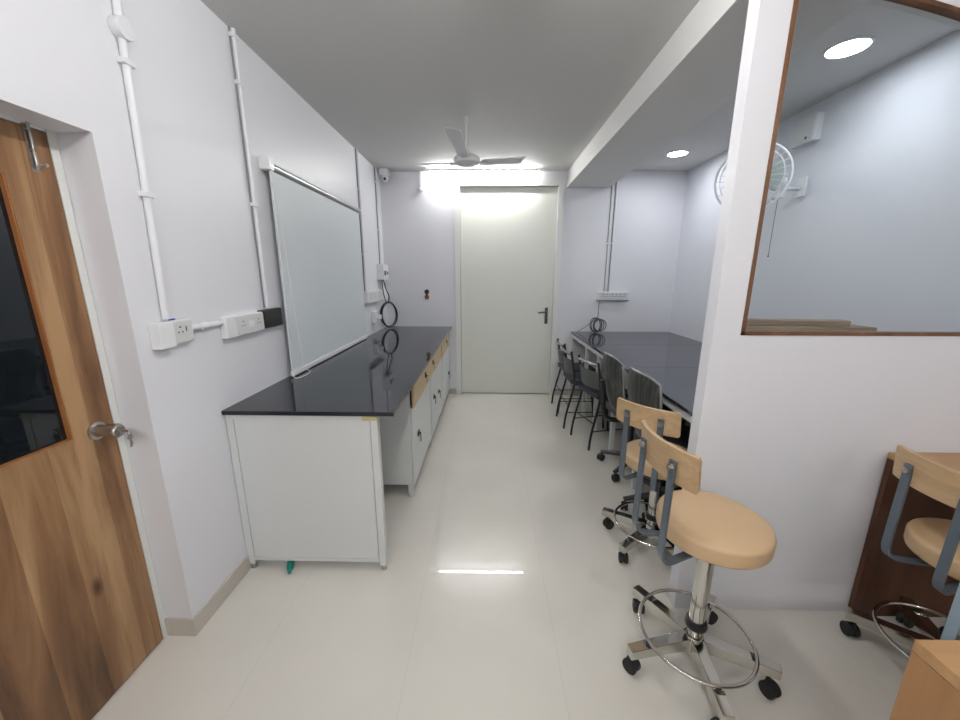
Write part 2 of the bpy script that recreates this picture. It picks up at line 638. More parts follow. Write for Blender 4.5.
bt = MB().box(0, .002, .927, .947, 1.80, 1.93)
bt.cyl((.007, .937, 1.808), (.007, .937, 1.94), .004, seg=16)
for z in (1.815, 1.86, 1.915):
    bt.tube([(0, .929, z), (.009, .932, z), (.012, .937, z), (.009, .942, z), (0, .945, z)], .0025, seg=8)
bt.cyl((.007, .937, 1.822), (.020, .948, 1.822), .003, seg=12).sphere((.021, .949, 1.822), .006)
bt.build('tower_bolt', STEEL, d)
kb = MB().lathe([(0, 0), (.030, 0), (.031, .006), (.022, .010), (.019, .022), (.021, .040), (.0245, .050), (.0255, .074), (.021, .083), (.017, .085), (0, .085)], rot=Matrix.Rotation(PI / 2, 4, 'Y'))
kb.cyl((.085, 0, 0), (.090, 0, 0), .008, seg=16)
bmesh.ops.translate(kb.bm, vec=(0, .928, .972), verts=kb.bm.verts)
tag(kb.build('door_knob', STEEL, d), 'round brushed steel knob')
k = thing('key_ring', 'small bunch of keys hanging from the steel door knob', 'keys', (-1.353 + .086, 1.178, .972))
MB().box(0, .026, -.001, .001, -.004, .004).tube([(.028 + .007 * math.cos(a), 0, -.008 + .012 * math.sin(a)) for a in [i * PI / 8 for i in range(16)]], .0011, seg=6, closed=True).build('key', CHROME, k)
MB().box(.024, .026, .0, .007, -.055, -.018, rot=Matrix.Rotation(.18, 4, 'X')).cyl((.024, .003, -.022), (.0265, .003, -.022), .009, seg=16).build('key', STEEL, k)
MB().box(.029, .031, -.006, .001, -.058, -.018, rot=Matrix.Rotation(-.12, 4, 'X')).cyl((.029, -.003, -.022), (.0315, -.003, -.022), .009, seg=16).build('key', STEEL, k)

# ------------------------------------------------------------------ lamps
def batten(loc, L, tube, label, rz=0.0, drop=0.0):
    t = thing('tube_light', label, 'light', loc, rz)
    if drop:
        for x in (.2, L - .2):
            MB().cyl((x, 0, 0), (x, 0, drop), .006, seg=10).build('stem', WHITE, t)
    MB().box(0, L, -.017, .017, -.022, 0, bev=.003).build('lamp_housing', WHITE, t)
    m = MB()
    m.cyl((.012, 0, -.034), (L - .012, 0, -.034), .010, seg=16)
    m.build('diffuser_tube', tube, t)
    MB().box(0, .012, -.02, .02, -.052, -.0, bev=.003).build('end_cap', WHITE, t)
    MB().box(L - .012, L, -.02, .02, -.052, -.0, bev=.003).build('end_cap', WHITE, t)
    return t


batten((-.655, YB - .10, H), 1.195, TUBEB, 'long white tube light glowing above the tall white door')
batten((.08, .36, H - .05), 1.22, TUBEM, 'long white tube light hung below the ceiling just above the camera', R(90), .05)
batten((1.5, -1.4, H - .05), 1.25, TUBEM, 'long white tube light at the rear right of the room', 0, .05)
batten((-.9, -1.3, H - .05), 1.25, TUBER, 'long white tube light at the rear left of the room', 0, .05)
for x, y, lab in ((1.825, 3.955, 'round white ceiling downlight over the far end of the black table'),
                  (1.850, 2.255, 'round white ceiling downlight seen through the glass window')):
    t = thing('downlight', lab, 'light', (x, y, H), group='round downlights over the black table')
    MB().lathe([(.085, 0), (.098, 0), (.098, -.004), (.087, -.010), (.085, -.006)], seg=40).build('trim_ring', WHITE, t)
    MB().lathe([(0, -.0005), (.086, -.0005), (.085, -.006), (0, -.007)], seg=40).build('diffuser', DOWNM, t)

# ceiling fan
fan = thing('ceiling_fan', 'white three-bladed ceiling fan hanging from a short rod', 'fan', (-.16, 3.1, 2.36))
MB().cyl((0, 0, .03), (0, 0, H - 2.36), .011, seg=16).lathe([(0, .29), (.022, .29), (.020, .25), (.012, .24), (0, .24)], seg=24).lathe([(0, .075), (.012, .075), (.03, .035), (0, .03)], seg=24).build('down_rod', WHITE, fan)
MB().lathe([(0, -.045), (.055, -.043), (.095, -.025), (.102, -.005), (.099, .012), (.075, .028), (.02, .038), (0, .038)]).build('motor_housing', WHITE, fan)
for i, a in enumerate((-98, 22, 142)):
    m = MB()
    g = []
    for u in range(9):
        r = .12 + .36 * u / 8
        wd = .044 + .012 * u / 8
        tilt = .20
        row = []
        for v in range(5):
            s = (v / 4 - .5) * 2 * wd
            row.append((r, s, -.008 + .14 * (r - .1) - s * tilt + .006 * (1 - (v / 2 - 1) ** 2)))
        g.append(row)
    m.shell(g, .003)
    m.box(.06, .17, -.018, .018, -.010, -.005, bev=.002)
    bmesh.ops.rotate(m.bm, cent=(0, 0, 0), matrix=Matrix.Rotation(R(a), 3, 'Z'), verts=m.bm.verts)
    m.build('fan_blade', WHITE, fan)

# ------------------------------------------------------------------ left counter
cf = thing('counter_end_frame', 'white steel end panel frame carrying the near end of the black worktop', 'frame', (-.86, 1.630, 0))
for x0 in (-.376, .312):
    MB().box(x0, x0 + .036, 0, .036, .03, .858, bev=.004).build('post', POWDER, cf)
    MB().cyl((x0 + .018, .018, 0), (x0 + .018, .018, .03), .015, .013, seg=20).build('foot', STEEL, cf)
MB().box(-.338, .310, .003, .030, .072, .835, bev=.002).build('side_panel', POWDER, cf)
MB().box(-.340, .312, .0, .034, .835, .858).build('rail', POWDER, cf)
MB().box(-.340, .312, 0, .034, .054, .072).build('rail', POWDER, cf)
MB().box(.275, .348, -.0012, 0.0, .832, .856).build('tape', YELLOW, cf)
tag(MB().box(XL + .0, -.430, 1.614, YB - .001, .860, .881, bev=.0025).build('lab_worktop', GRANITE), 'long glossy black granite worktop along the left wall', 'worktop')

CX = -.498


def lab_cabinet(y0, y1, doors, dhy, label, feet, dx=0.0, ajar=0.0):
    c = thing('lab_cabinet', label, 'cabinet', (CX + dx, y0, 0), group=None)
    L = y1 - y0
    MB().box(-.70, -.002, .0015, L - .0015, .095, .859, bev=.003).build('body', POWDER, c)
    for fy in feet:
        MB().box(-.036, -.002, fy, fy + .034, .022, .094, bev=.003).cyl((-.019, fy + .017, 0), (-.019, fy + .017, .022), .015, seg=16).build('foot', POWDER, c)
        MB().box(-.69, -.656, fy, fy + .034, .0, .094, bev=.003).build('foot', POWDER, c)
    MB().box(-.03, 0.0, .04, L - .04, .06, .094).build('plinth_rail', POWDER, c) if feet else None
    if ajar:
        MB().box(0, ajar, .012, .03, .665, .800).build('drawer_gap_shade', BLACK, c)  # solid black filler, paints the shade in the gap behind the ajar front
    dr = MB().box(ajar, ajar + .017, .008, L - .008, .655, .812, bev=.003).build('drawer', DRAWERTAN, c)
    h = MB()
    j = ajar
    h.box(j + .017, j + .024, dhy - .018, dhy + .018, .735, .775, bev=.002).cyl((j + .020, dhy, .75), (j + .034, dhy, .75), .005, seg=12)
    h.box(j + .028, j + .030, dhy - .008, dhy + .009, .695, .748, bev=.001)
    h.build('drawer_lock', BLACK, dr)
    for (a, b_, hy, hz) in doors:
        dd = MB().box(0, .016, a + .002, b_ - .002, .105, .648, bev=.003).build('door', POWDERD, c)
        h = MB()
        h.box(.016, .024, hy - .024, hy + .024, hz + .015, hz + .050, bev=.002).cyl((.019, hy, hz + .033), (.036, hy, hz + .033), .006, seg=12)
        h.box(.030, .034, hy - .002, hy + .020, hz - .035, hz + .030, bev=.001)
        h.build('door_lock', BLACK, dd)
    return c


lab_cabinet(2.285, 3.045, [(.004, .756, .165, .375)], .46, 'white steel lab cabinet with tan drawer beside the open knee space', [.004], ajar=.012)
lab_cabinet(3.045, 3.805, [(.004, .378, .14, .40), (.382, .756, .47, .345)], .13, 'white steel two-door lab cabinet with tan drawer, middle of the row', [.004], dx=.008)
lab_cabinet(3.805, 4.560, [(.004, .748, .60, .30)], .42, 'white steel lab cabinet with tan drawer nearest the tall white door', [.004, .71], dx=.016)
tag(MB().lathe([(0, 0), (.016, 0), (.018, .006), (.017, .045), (.011, .055), (.009, .075), (0, .075)], seg=20, rot=Matrix.Rotation(PI / 2, 4, 'X') @ Matrix.Rotation(.4, 4, 'Y')).build('bottle_cap', TEAL, loc=(-1.03, 1.66, .018)), 'small teal plastic bottle lying under the white end panel', 'bottle')

# ------------------------------------------------------------------ roller blind on left wall
rb = thing('roller_blind', 'pale grey roller blind pulled down on the left wall above the worktop', 'blind', (XL, 2.165, 0))
MB().cyl((.032, .055, 2.085), (.032, 1.510, 2.085), .022, seg=24).build('roller', BLINDBAR, rb)
MB().box(.0, .060, .0, .050, 2.060, 2.125, bev=.004).build('bracket', WHITE, rb)
MB().box(.0, .055, 1.512, 1.530, 2.055, 2.115, bev=.004).build('bracket', WHITE, rb)
MB().box(.034, .0365, .035, 1.495, .915, 2.075).build('blind_fabric', BLINDC, rb, smooth=0)
MB().box(.026, .044, .030, 1.500, .887, .918, bev=.004).build('bottom_bar', WHITE, rb)
ch = []
for i in range(21):
    ch.append((.058, .03 + .11 * i / 20, 2.06 - 1.135 * i / 20))
lo = [(.064, .150, .905), (.085, .17, .888), (.10, .11, .886), (.095, .04, .886), (.07, .0, .888), (.055, .005, .93)]
pts = ch + spline(lo, 6) + [(.055, .018, 1.4), (.055, .02, 2.06)]
MB().tube(pts, .0022, seg=6).build('bead_chain', WHITE, rb)

# ------------------------------------------------------------------ conduits and sockets on the left wall
def conduit(y, z0, z1, r, label, clips=(), jb=None, double=False, dz=0):
    t = thing('wall_conduit', label, 'conduit', (XL, y, z0))
    m = MB().cyl((r, 0, 0), (r, 0, z1 - z0), r, seg=16)
    m.build('pipe', CONDUIT, t)
    if double:
        MB().cyl((.005, -r - .005, 0), (.005, -r - .005, z1 - z0), .004, seg=10).build('cable', GREYC, t)
    for z in clips:
        MB().box(0, 2 * r + .003, -r - .010, r + .010, z - z0 - .009, z - z0 + .009, bev=.002).build('clip', WHITE, t)
    if jb:
        MB().cyl((0, 0, jb - z0), (.034, 0, jb - z0), .034, seg=28, bev=.003).build('junction_box', CONDUIT, t)
    return t


c1 = conduit(1.396, 1.334, H - .001, .0125, 'thick white wall conduit nearest the brown wood-grain door', clips=(1.78, 2.20), jb=2.30)
c1.rotation_euler = (-math.atan(.045 / 1.31), 0, 0)   # hung slightly out of plumb
conduit(2.065, 1.322, H, .0115, 'white wall conduit with dark cable just left of the roller blind', clips=(2.62, 2.42, 1.86), double=True)
conduit(3.80, 1.342, H, .0115, 'white wall conduit just right of the roller blind', clips=(2.3, 1.70), double=True)
conduit(4.40, 1.622, H, .0115, 'white wall conduit in the far left corner of the room', clips=(2.5, 2.0), double=True)
t = thing('wall_conduit', 'short horizontal white conduit joining the two near socket boxes', 'conduit', (XL, 1.491, 1.285))
MB().cyl((.0125, 0, 0), (.0125, .198, 0), .0115, seg=16).build('pipe', CONDUIT, t)
MB().cyl((.0125, .068, 0), (.0125, .1, 0), .0155, seg=16).build('coupler', WHITE, t)


def socket_face(m_dark, x, y, z, s=1.0, big=True):
    for dy, dz, rr in ((0, .018, .0042), (-.011, -.004, .0034), (.011, -.004, .0034)):
        m_dark.cyl((x, y + dy * s, z + dz * s), (x + .0012, y + dy * s, z + dz * s), rr * s, seg=10)


sb = thing('socket_box', 'white socket box below the thick conduit beside the wood-grain door', 'socket', (XL, 1.325, 1.228))
MB().box(0, .040, 0, .070, 0, .098, bev=.004).build('back_box', WHITE, sb)
MB().box(.0, .026, .072, .175, .006, .100, bev=.004).build('back_box', WHITE, sb)
MB().box(.026, .030, .076, .171, .012, .094, bev=.002).build('face_plate', POWDER, sb)
dk = MB()
socket_face(dk, .030, .108, .055, .9)
dk.box(.030, .0306, .135, .140, .052, .072)
dk.build('socket_holes', DKGREY, sb)
MB().box(.008, .020, .082, .106, .100, .106, bev=.002).build('blue_tag', BLUE, sb)
sb = thing('socket_box', 'white double socket box left of the black plate', 'socket', (XL, 1.690, 1.208))
MB().box(0, .034, 0, .290, 0, .100, bev=.004).build('back_box', WHITE, sb)
MB().box(.034, .038, .070, .285, .006, .095, bev=.002).build('face_plate', POWDER, sb)
for yy in (.115, .240):
    dk = MB()
    socket_face(dk, .038, yy, .052, .9)
    dk.build('socket_holes', DKGREY, sb)
MB().box(.038, .040, .155, .200, .034, .066, bev=.0008).build('switch', WHITE, sb)
sb = thing('data_box', 'black wall box beside the white double socket and roller blind', 'socket', (XL, 1.985, 1.214))
MB().box(0, .030, 0, .190, 0, .100, bev=.003).build('back_box', BLACK, sb)
MB().box(.030, .033, .01, .180, .008, .092, bev=.002).build('face_plate', BLACK, sb)

sb = thing('socket_box', 'long white socket box right of the roller blind above the worktop', 'socket', (XL, 3.74, 1.222))
MB().box(0, .048, 0, .50, 0, .115, bev=.004).build('back_box', WHITE, sb)
MB().box(.048, .052, .03, .47, .010, .105, bev=.002).build('face_plate', POWDER, sb)
for yy in (.10, .22, .40):
    dk = MB()
    socket_face(dk, .052, yy, .058, 1.2)
    dk.build('socket_holes', DKGREY, sb)
sb = thing('breaker_box', 'small white breaker box with black cables in the far left corner', 'socket', (XL, 4.27, 1.45))
MB().box(0, .075, 0, .22, 0, .17, bev=.005).build('back_box', WHITE, sb)
MB().box(.075, .082, .03, .10, .05, .10, bev=.003).build('switch', DKGREY, sb)
MB().box(.075, .079, .14, .19, .06, .09, bev=.002).build('switch', DKGREY, sb)
sb = thing('socket_box', 'small white socket box with plug just above the far worktop', 'socket', (XL, 3.97, 1.00))
MB().box(0, .045, 0, .14, 0, .12, bev=.004).build('back_box', WHITE, sb)
MB().box(.045, .085, .045, .095, .03, .08, bev=.006).build('plug', WHITE, sb)
MB().tube(spline([(.08, .07, .03), (.09, .10, -.04), (.10, .20, -.10), (.12, .30, -.117)]), .004, seg=6).build('plug_cord', GREYCABLE, sb)

# coil of black cable
cc = MB()
pts = []
e1 = Vector((math.cos(R(66)), math.sin(R(66)), 0))
e2 = Vector((-.05, 0, 1)).normalized()
n3 = e1.cross(e2)
for i in range(5 * 36):
    a = 2 * PI * i / 36
    rr = .145 + .007 * math.sin(i * .11)
    pts.append(e1 * rr * math.cos(a) + e2 * rr * math.sin(a) + n3 * .012 * math.sin(i * .05))
cc.tube(pts, .0055, seg=8)
cc.tube(spline([(.0, -.0, .14), (.0, .03, .22), (-.03, .03, .30), (-.055, .02, .42)]), .007, seg=8)
cc.tube(spline([(-.02, -.03, .14), (-.035, -.06, .25), (-.05, -.05, .42)]), .0055, seg=8)
tag(cc.build('cable_coil', BLACK, loc=(XL + .078, 4.40, 1.044)), 'black cable coiled in a ring standing on the far end of the worktop', 'cable')

# camera and small fittings on back wall
t = thing('security_camera', 'small white security camera in the far left ceiling corner', 'camera', (-1.15, 4.47, H))
MB().box(-.05, .05, -.04, .04, -.075, 0, bev=.01).build('camera_mount', WHITE, t)
MB().sphere((.01, -.02, -.10), .038).build('camera_head', WHITE, t)
MB().sphere((.015, -.052, -.112), .015).build('camera_lens', BLACK, t)
t = thing('lamp_holder', 'small white fitting hanging on a strap left of the tube light', 'fitting', (-.765, YB, 2.44))
MB().box(-.014, .014, -.02, 0, .04, H - 2.44, bev=.002).build('strap', WHITE, t)
MB().sphere((0, -.02, .015), .036, (1, .55, .8)).build('cap', WHITE, t)
t = thing('cable_hole', 'small rust-brown cable stub on the back wall above the worktop', 'fitting', (-.732, YB, 1.22))
MB().cyl((0, 0, .02), (0, -.012, .02), .028, seg=20).build('stub', RUST, t)
MB().cyl((0, 0, .085), (0, -.014, .085), .028, seg=20).box(-.010, .010, -.012, 0, .02, .085).build('cap', mat('dark_rust', (.03, .015, .01), rough=.6), t)

# ------------------------------------------------------------------ niche tables
TZ = .826


def lab_table(y0, y1, label, legs, front=None):
    t = thing('lab_table', label, 'table', (1.04, y0, 0))
    L = y1 - y0
    W = XR - 1.04 - .003
    MB().box(0, W, .0012, L - .0012, TZ - .021, TZ, bev=.002).build('tabletop', GRANITE2, t)
    MB().box(.012, .045, .002, L - .002, TZ - .066, TZ - .022, bev=.002).build('rail', POWDER, t)
    MB().box(W - .05, W - .012, .002, L - .002, TZ - .066, TZ - .022).build('rail', POWDER, t)
    for lx in (.015, W - .05):
        for ly in legs:
            MB().box(lx, lx + .035, ly, ly + .035, 0, TZ - .067, bev=.003).build('leg', POWDER, t)
    if front == 'panel':
        MB().box(.55, .57, .05, L - .05, .10, TZ - .068).build('modesty_panel', POWDER, t)
    return t


lab_table(1.502, 2.75, 'black-topped lab table directly behind the white partition', (.01, .922))
lab_table(2.75, 3.70, 'black-topped lab table in the middle of the niche row', (.195, .700))
lab_table(3.70, 4.580, 'black-topped lab table against the far wall by the tall door', (.172, .835), 'panel')
# dark wooden pedestal under the first table
pd = thing('pedestal_cabinet', 'dark brown wooden drawer pedestal under the black table behind the partition', 'cabinet', (1.48, 1.56, 0))
MB().box(0, .70, 0, .95, .03, .74, bev=.003).build('body', DARKWOOD, pd)
for i in range(3):
    q = MB().box(-.018, 0, .01, .94, .04 + .235 * i, .265 + .235 * i, bev=.003).build('drawer', DARKWOOD, pd)
    MB().box(-.030, -.018, .40, .54, .20 + .235 * i, .215 + .235 * i, bev=.003).build('handle', STEEL, q)
MB().box(.04, .66, .05, .90, 0, .03).build('plinth', BLACK, pd)

# niche sockets / conduits / cables
for x, lab in ((1.424, 'left one of the two thin white conduits above the niche socket strip'), (1.470, 'right one of the two thin white conduits above the niche socket strip')):
    t = thing('wall_conduit', lab, 'conduit', (x, YB, 1.312), group=None)
    MB().cyl((0, -.010, 0), (0, -.010, H - 1.312), .009, seg=14).build('pipe', CONDUIT, t)
    MB().cyl((-.012, -.006, 0), (-.012, -.006, H - 1.312), .005, seg=8).build('cable', GREYC, t)  # dark grey strip modelled as the shadow line beside the white pipe
    MB().box(-.020, .016, -.021, 0, .55, .565).build('clip', WHITE, t)
sb = thing('socket_strip', 'long white socket strip on the niche wall below the conduits', 'socket', (1.33, YB, 1.215))
MB().box(0, .37, -.050, 0, 0, .095, bev=.004).build('back_box', WHITE, sb)
MB().box(.01, .36, -.054, -.050, .012, .088, bev=.002).build('face_plate', POWDER, sb)
for xx in (.06, .11, .17, .22, .265, .31):
    dk = MB()
    for dx, dz, rr in ((0, .016, .006), (-.012, -.008, .005), (.012, -.008, .005)):
        dk.cyl((xx + dx, -.054, .05 + dz), (xx + dx, -.0552, .05 + dz), rr, seg=10)
    dk.build('socket_holes', DKGREY, sb)
MB().box(.0, .37, -.056, 0, -.012, 0, bev=.002).build('bottom_lip', GREYC, sb)
cb = MB()
for j in range(5):
    pts = []
    for i in range(28):
        a = 2 * PI * i / 28
        pts.append((.062 * math.cos(a) * (1 + .10 * math.sin(j * 2.1)) + .012 * (j - 2), -.02 * j * .5 + .018 * math.sin(a + j), .092 + .085 * math.sin(a) * (1 - .04 * j)))
    cb.tube(pts, .0055, seg=6, closed=True)
cb.tube(spline([(.0, .0, .17), (.01, .02, .26), (.015, .035, .36), (.02, .048, .385)]), .004, seg=6)
cb.tube(spline([(-.01, 0, .17), (-.08, -.02, .12), (-.17, -.01, .05), (-.24, .0, .006)]), .0035, seg=6)
tag(cb.build('cable_bundle', GREYCABLE, loc=(1.335, 4.50, TZ + .0005)), 'bundle of looped grey cables standing on the far corner of the black table', 'cable')

# wall fan in the niche
wf = thing('wall_fan', 'white round caged wall fan half hidden behind the partition post', 'fan', (1.775, 2.74, 2.14))
dirn = Vector((-.60, -.78, -.12)).normalized()
q = dirn.to_track_quat('Z', 'Y').to_matrix()
cage = MB()
for r_, z_ in ((.212, .0), (.175, .055), (.10, .085), (.212, -.02), (.13, -.06)):
    cage.tube([q @ Vector((r_ * math.cos(2 * PI * i / 40), r_ * math.sin(2 * PI * i / 40), z_)) for i in range(40)], .0035 if r_ < .2 else .007, seg=6, closed=True)
for i in range(28):
    a = 2 * PI * i / 28
    P = [(.03, .09), (.10, .085), (.175, .055), (.212, 0), (.13, -.06), (.05, -.07)]
    cage.tube([q @ Vector((r_ * math.cos(a), r_ * math.sin(a), z_)) for r_, z_ in P], .0015, seg=4)
cage.build('cage', CONDUIT, wf)
m = MB()
for i in range(3):
    g = []
    for u in range(6):
        rr = .03 + .15 * u / 5
        row = []
        for v in range(5):
            a = 2 * PI * i / 3 + (v / 4 - .5) * (1.5 - .4 * u / 5)
            row.append(q @ Vector((rr * math.cos(a), rr * math.sin(a), .01 + .03 * (v / 4 - .5))))
        g.append(row)
    m.shell(g, .003)
m.cyl(q @ Vector((0, 0, -.02)), q @ Vector((0, 0, .05)), .03, seg=20)
m.build('fan_blades', mat('blade_plastic', (.45, .52, .50), rough=.2), wf)
MB().cyl(q @ Vector((0, 0, -.075)), q @ Vector((0, 0, -.17)), .055, .045, seg=24, bev=.008).build('motor_housing', WHITE, wf)
MB().cyl(q @ Vector((0, 0, .088)), q @ Vector((0, 0, .098)), .032, seg=20).build('hub_cap', WHITE, wf)
MB().tube(spline([q @ Vector((0, 0, -.12)), (.27, .14, -.03), (.40, .16, -.03), (.470, .16, -.03)]), .013, seg=10).box(.455, .473, .12, .20, -.09, .04, bev=.003).build('wall_bracket', WHITE, wf)
MB().box(.165, .215, -.04, .03, -.13, .0, bev=.008).cyl((.10, .02, -.05), (.17, 0, -.06), .015, seg=12).build('switch_housing', WHITE, wf)
MB().tube([(.19, -.01, -.13), (.19, -.01, -.50)], .0022, seg=6).sphere((.19, -.01, -.505), .007, seg=10).build('pull_cord', GREYCABLE, wf)
sb = thing('switch_box', 'white switch box high on the niche wall behind the window glass', 'switch', (XR, 2.82, 2.40))
MB().box(-.05, 0, 0, .20, 0, .17, bev=.005).build('back_box', WHITE, sb)
MB().box(-.055, -.05, .01, .19, .01, .16, bev=.002).build('face_plate', POWDER, sb)
MB().cyl((-.055, .06, .03), (-.06, .06, .03), .008, seg=12).build('indicator', BLACK, sb)

# plank on inner sill, seen through the glass
tag(MB().box(0, .60, 0, .13, 0, .022, bev=.003).build('window_shelf', PLANKW, loc=(.96, 1.502, 1.278)), 'raw wooden shelf board behind the window glass', 'shelf')
pl = MB().box(-.24, .24, -.028, .028, 0, .024, bev=.004)
o = pl.build('wooden_plank', PLANKW, loc=(1.235, 1.566, 1.3005))
o.rotation_euler = (0, 0, R(-4))
tag(o, 'loose raw plank lying on the wooden shelf behind the window glass', 'plank')

# ------------------------------------------------------------------ right desk with modesty panel
dk_ = thing('writing_desk', 'wooden desk with dark back panel standing against the partition below the window', 'desk', (1.655, 1.436, 0))
MB().box(0, 1.5, -.60, -.001, .770, .796, bev=.002).build('desktop', DESKTOP, dk_)
MB().box(.0, 1.5, -.022, -.002, .0, .769).build('back_panel', DARKWOOD, dk_, smooth=0)
MB().box(1.47, 1.5, -.58, -.023, .0, .769).build('side_panel', DARKWOOD, dk_, smooth=0)
for i, lx in enumerate((1.40,)):
    MB().box(.75, .77, -.56, -.023, .0, .769).build('divider', DARKWOOD, dk_, smooth=0)

# foreground desk
fd = thing('side_desk', 'light brown wooden desk cut off by the lower right corner', 'desk', (.911, .653, 0))
MB().box(0, .9, -1.2, 0, .722, .750, bev=.0015).build('desktop', DESKTOP, fd)
MB().box(.0, .022, -1.19, -.001, 0, .721).build('side_panel', DESKWOOD, fd, smooth=0)
MB().box(.023, .88, -.024, -.004, .05, .721).build('back_panel', DESKWOOD, fd, smooth=0)
MB().box(.88, .90, -1.19, -.001, 0, .721).build('side_panel', DESKWOOD, fd, smooth=0)
MB().box(.176, .206, .060, .085, 0, 1.0, bev=.003).box(.176, .206, 0.0, .060, .60, .63).build('rear_upright', BLUEG, fd)


# ------------------------------------------------------------------ castor stools
def caster(m, x, y, ztop, a):
    """twin wheel castor, trailing direction a"""
    d = Vector((math.cos(a), math.sin(a), 0))
    s = Vector((-d.y, d.x, 0))
    c = Vector((x, y, .028)) + d * .012
    m.cyl((x, y, .040), (x, y, ztop), .007, seg=10)
    for k in (-1, 1):
        m.cyl(c + s * k * .005, c + s * k * .022, .028, seg=22, bev=.004)
    m.cyl(c - s * .014 + Vector((0, 0, .006)), c + s * .014 + Vector((0, 0, .006)), .024, seg=18)


def stool(loc, sz, back, leg0, label, castdirs=(.3, 1.4, 2.2, 3.5, 5.0), R_leg=.275):
    t = thing('castor_stool', label, 'stool', (loc[0], loc[1], 0), group=None)
    # seat
    sr = .182
    prof = [(0, sz - .068), (sr - .012, sz - .068), (sr - .003, sz - .064), (sr, sz - .056), (sr + .001, sz - .016), (sr - .003, sz - .006), (sr - .012, sz + .001), (sr - .04, sz + .004), (.08, sz + .006), (0, sz + .006)]
    MB().lathe(prof, seg=64).build('seat', LEATHER, t, smooth=60)
    MB().cyl((0, 0, sz - .075), (0, 0, sz - .062), .10, seg=32).box(-.038, .038, -.038, .038, sz - .112, sz - .074, bev=.004).build('seat_plate', SATIN, t)
    # column
    MB().cyl((0, 0, .10), (0, 0, sz - .16), .028, seg=32).cyl((0, 0, sz - .16), (0, 0, sz - .110), .025, seg=32).build('column', CHROME, t)
    MB().lathe([(.024, .175), (.037, .178), (.040, .19), (.036, .205), (.026, .21)], seg=32).build('collar', BLACK, t)
    MB().lathe([(0, .055), (.034, .058), (.040, .075), (.040, .125), (.030, .135), (0, .135)], seg=32).build('hub', CHROME, t)
    # foot ring with short rubber stubs on the legs
    ringz = .144
    ring = MB().tube([(.198 * math.cos(2 * PI * i / 72), .198 * math.sin(2 * PI * i / 72), ringz) for i in range(72)], .0068, seg=10, closed=True)
    ring.build('foot_ring', CHROME, t)
    for k in range(5):
        a = leg0 + k * 2 * PI / 5
        dx, dy = math.cos(a), math.sin(a)
        s = Vector((-dy, dx, 0))
        b = MB()
        g = bmesh.new()
        secs = []
        for (r_, wd, zt, zb) in ((.030, .022, .140, .085), (.12, .020, .135, .086), (R_leg, .019, .124, .086)):
            c = Vector((dx * r_, dy * r_, 0))
            secs.append([g.verts.new(c + s * u * wd + Vector((0, 0, z))) for u, z in ((1, zt), (-1, zt), (-1, zb), (1, zb))])
        for A, B in zip(secs, secs[1:]):
            for i in range(4):
                j = (i + 1) % 4
                g.faces.new((A[i], A[j], B[j], B[i]))
        g.faces.new(secs[0])
        g.faces.new(secs[-1][::-1])
        bmesh.ops.recalc_face_normals(g, faces=g.faces)
        bmesh.ops.bevel(g, geom=list(g.edges), offset=.003, segments=2, profile=.5, affect='EDGES')
        b._add(g)
        lg = b.build('leg', CHROME, t)
        c2 = MB()
        caster(c2, dx * (R_leg - .030), dy * (R_leg - .030), .087, castdirs[k])
        c2.build('castor', RUBBER, lg)
        MB().cyl((dx * .198, dy * .198, .124), (dx * .198, dy * .198, .139), .009, seg=12).build('rubber_stub', RUBBER, lg)
    # backrest
    A0, rad, half = .242, .34, R(27)
    bz0, bz1 = sz + .200, sz + .320
    rot = Matrix.Rotation(back, 3, 'Z')
    grid = []
    nu = 60
    for i in range(nu + 1):
        u = i / nu * 2 - 1
        th = u * half
        px = (A0 - rad) + rad * math.cos(th)
        py = rad * math.sin(th)
        cut = .0
        e = 1 - abs(u)
        if e < .05:
            cut = .012 * (1 - math.sqrt(max(0, 1 - ((.05 - e) / .05) ** 2)))
        sag = .010 * (1 - u * u)
        row = []
        for j in range(7):
            v = j / 6
            zz = (bz0 + cut) + (bz1 - bz0 - 2 * cut) * v
            lean = .010 * (v - .5)
            row.append(rot @ Vector((px + lean, py, zz)))
        grid.append(row)
    br = MB().shell(grid, .013).build('backrest', BEECH, t, smooth=50)
    for sgn in (-1, 1):
        ly = sgn * .082
        th = math.asin(ly / rad)
        xo = (A0 - rad) + rad * math.cos(th) + .012
        zb = sz + .255
        ze = sz - .103
        path = [(xo, ly, zb + .022), (xo, ly, zb - .02), (xo + .002, ly, sz + .08), (xo + .004, ly, ze + .05), (xo - .006, ly * .98, ze + .018), (xo - .035, ly * .92, ze), (xo - .10, ly * .70, ze - .001), (.06, ly * .42, ze), (.0, ly * .32, ze)]
        path = path[:3] + spline(path[3:7], 6) + path[7:]
        side = rot @ Vector((0, 1, 0))
        MB().sweep([rot @ Vector(p) for p in path], .026, .009, side).build('back_arm', SATIN, t)
        bo = MB()
        p0 = rot @ Vector((xo + .004, ly, zb))
        p1 = rot @ Vector((xo + .014, ly, zb))
        bo.cyl(p0, p1, .013, .011, seg=18).cyl(p1, p1 + (p1 - p0).normalized() * .005, .006, seg=6)
        pi = rot @ Vector((xo - .024, ly, zb))
        bi = MB().cyl(rot @ Vector((xo - .018, ly, zb)), pi, .010, seg=14)
        bo.build('bolt', STEEL, br)
        bi.build('bolt_nut', STEEL, br)
    return t


stool((.818, 1.192), .657, R(188), R(47), 'tan round-seated castor stool with wooden backrest in front of the partition end')
stool((.935, 1.85), .575, R(222), R(144), 'tan castor stool with wooden backrest beside the black table, partly hidden by another stool')
stool((1.742, 1.147), .575, R(181), R(66), 'tan castor stool with wooden backrest pushed under the desk below the window')


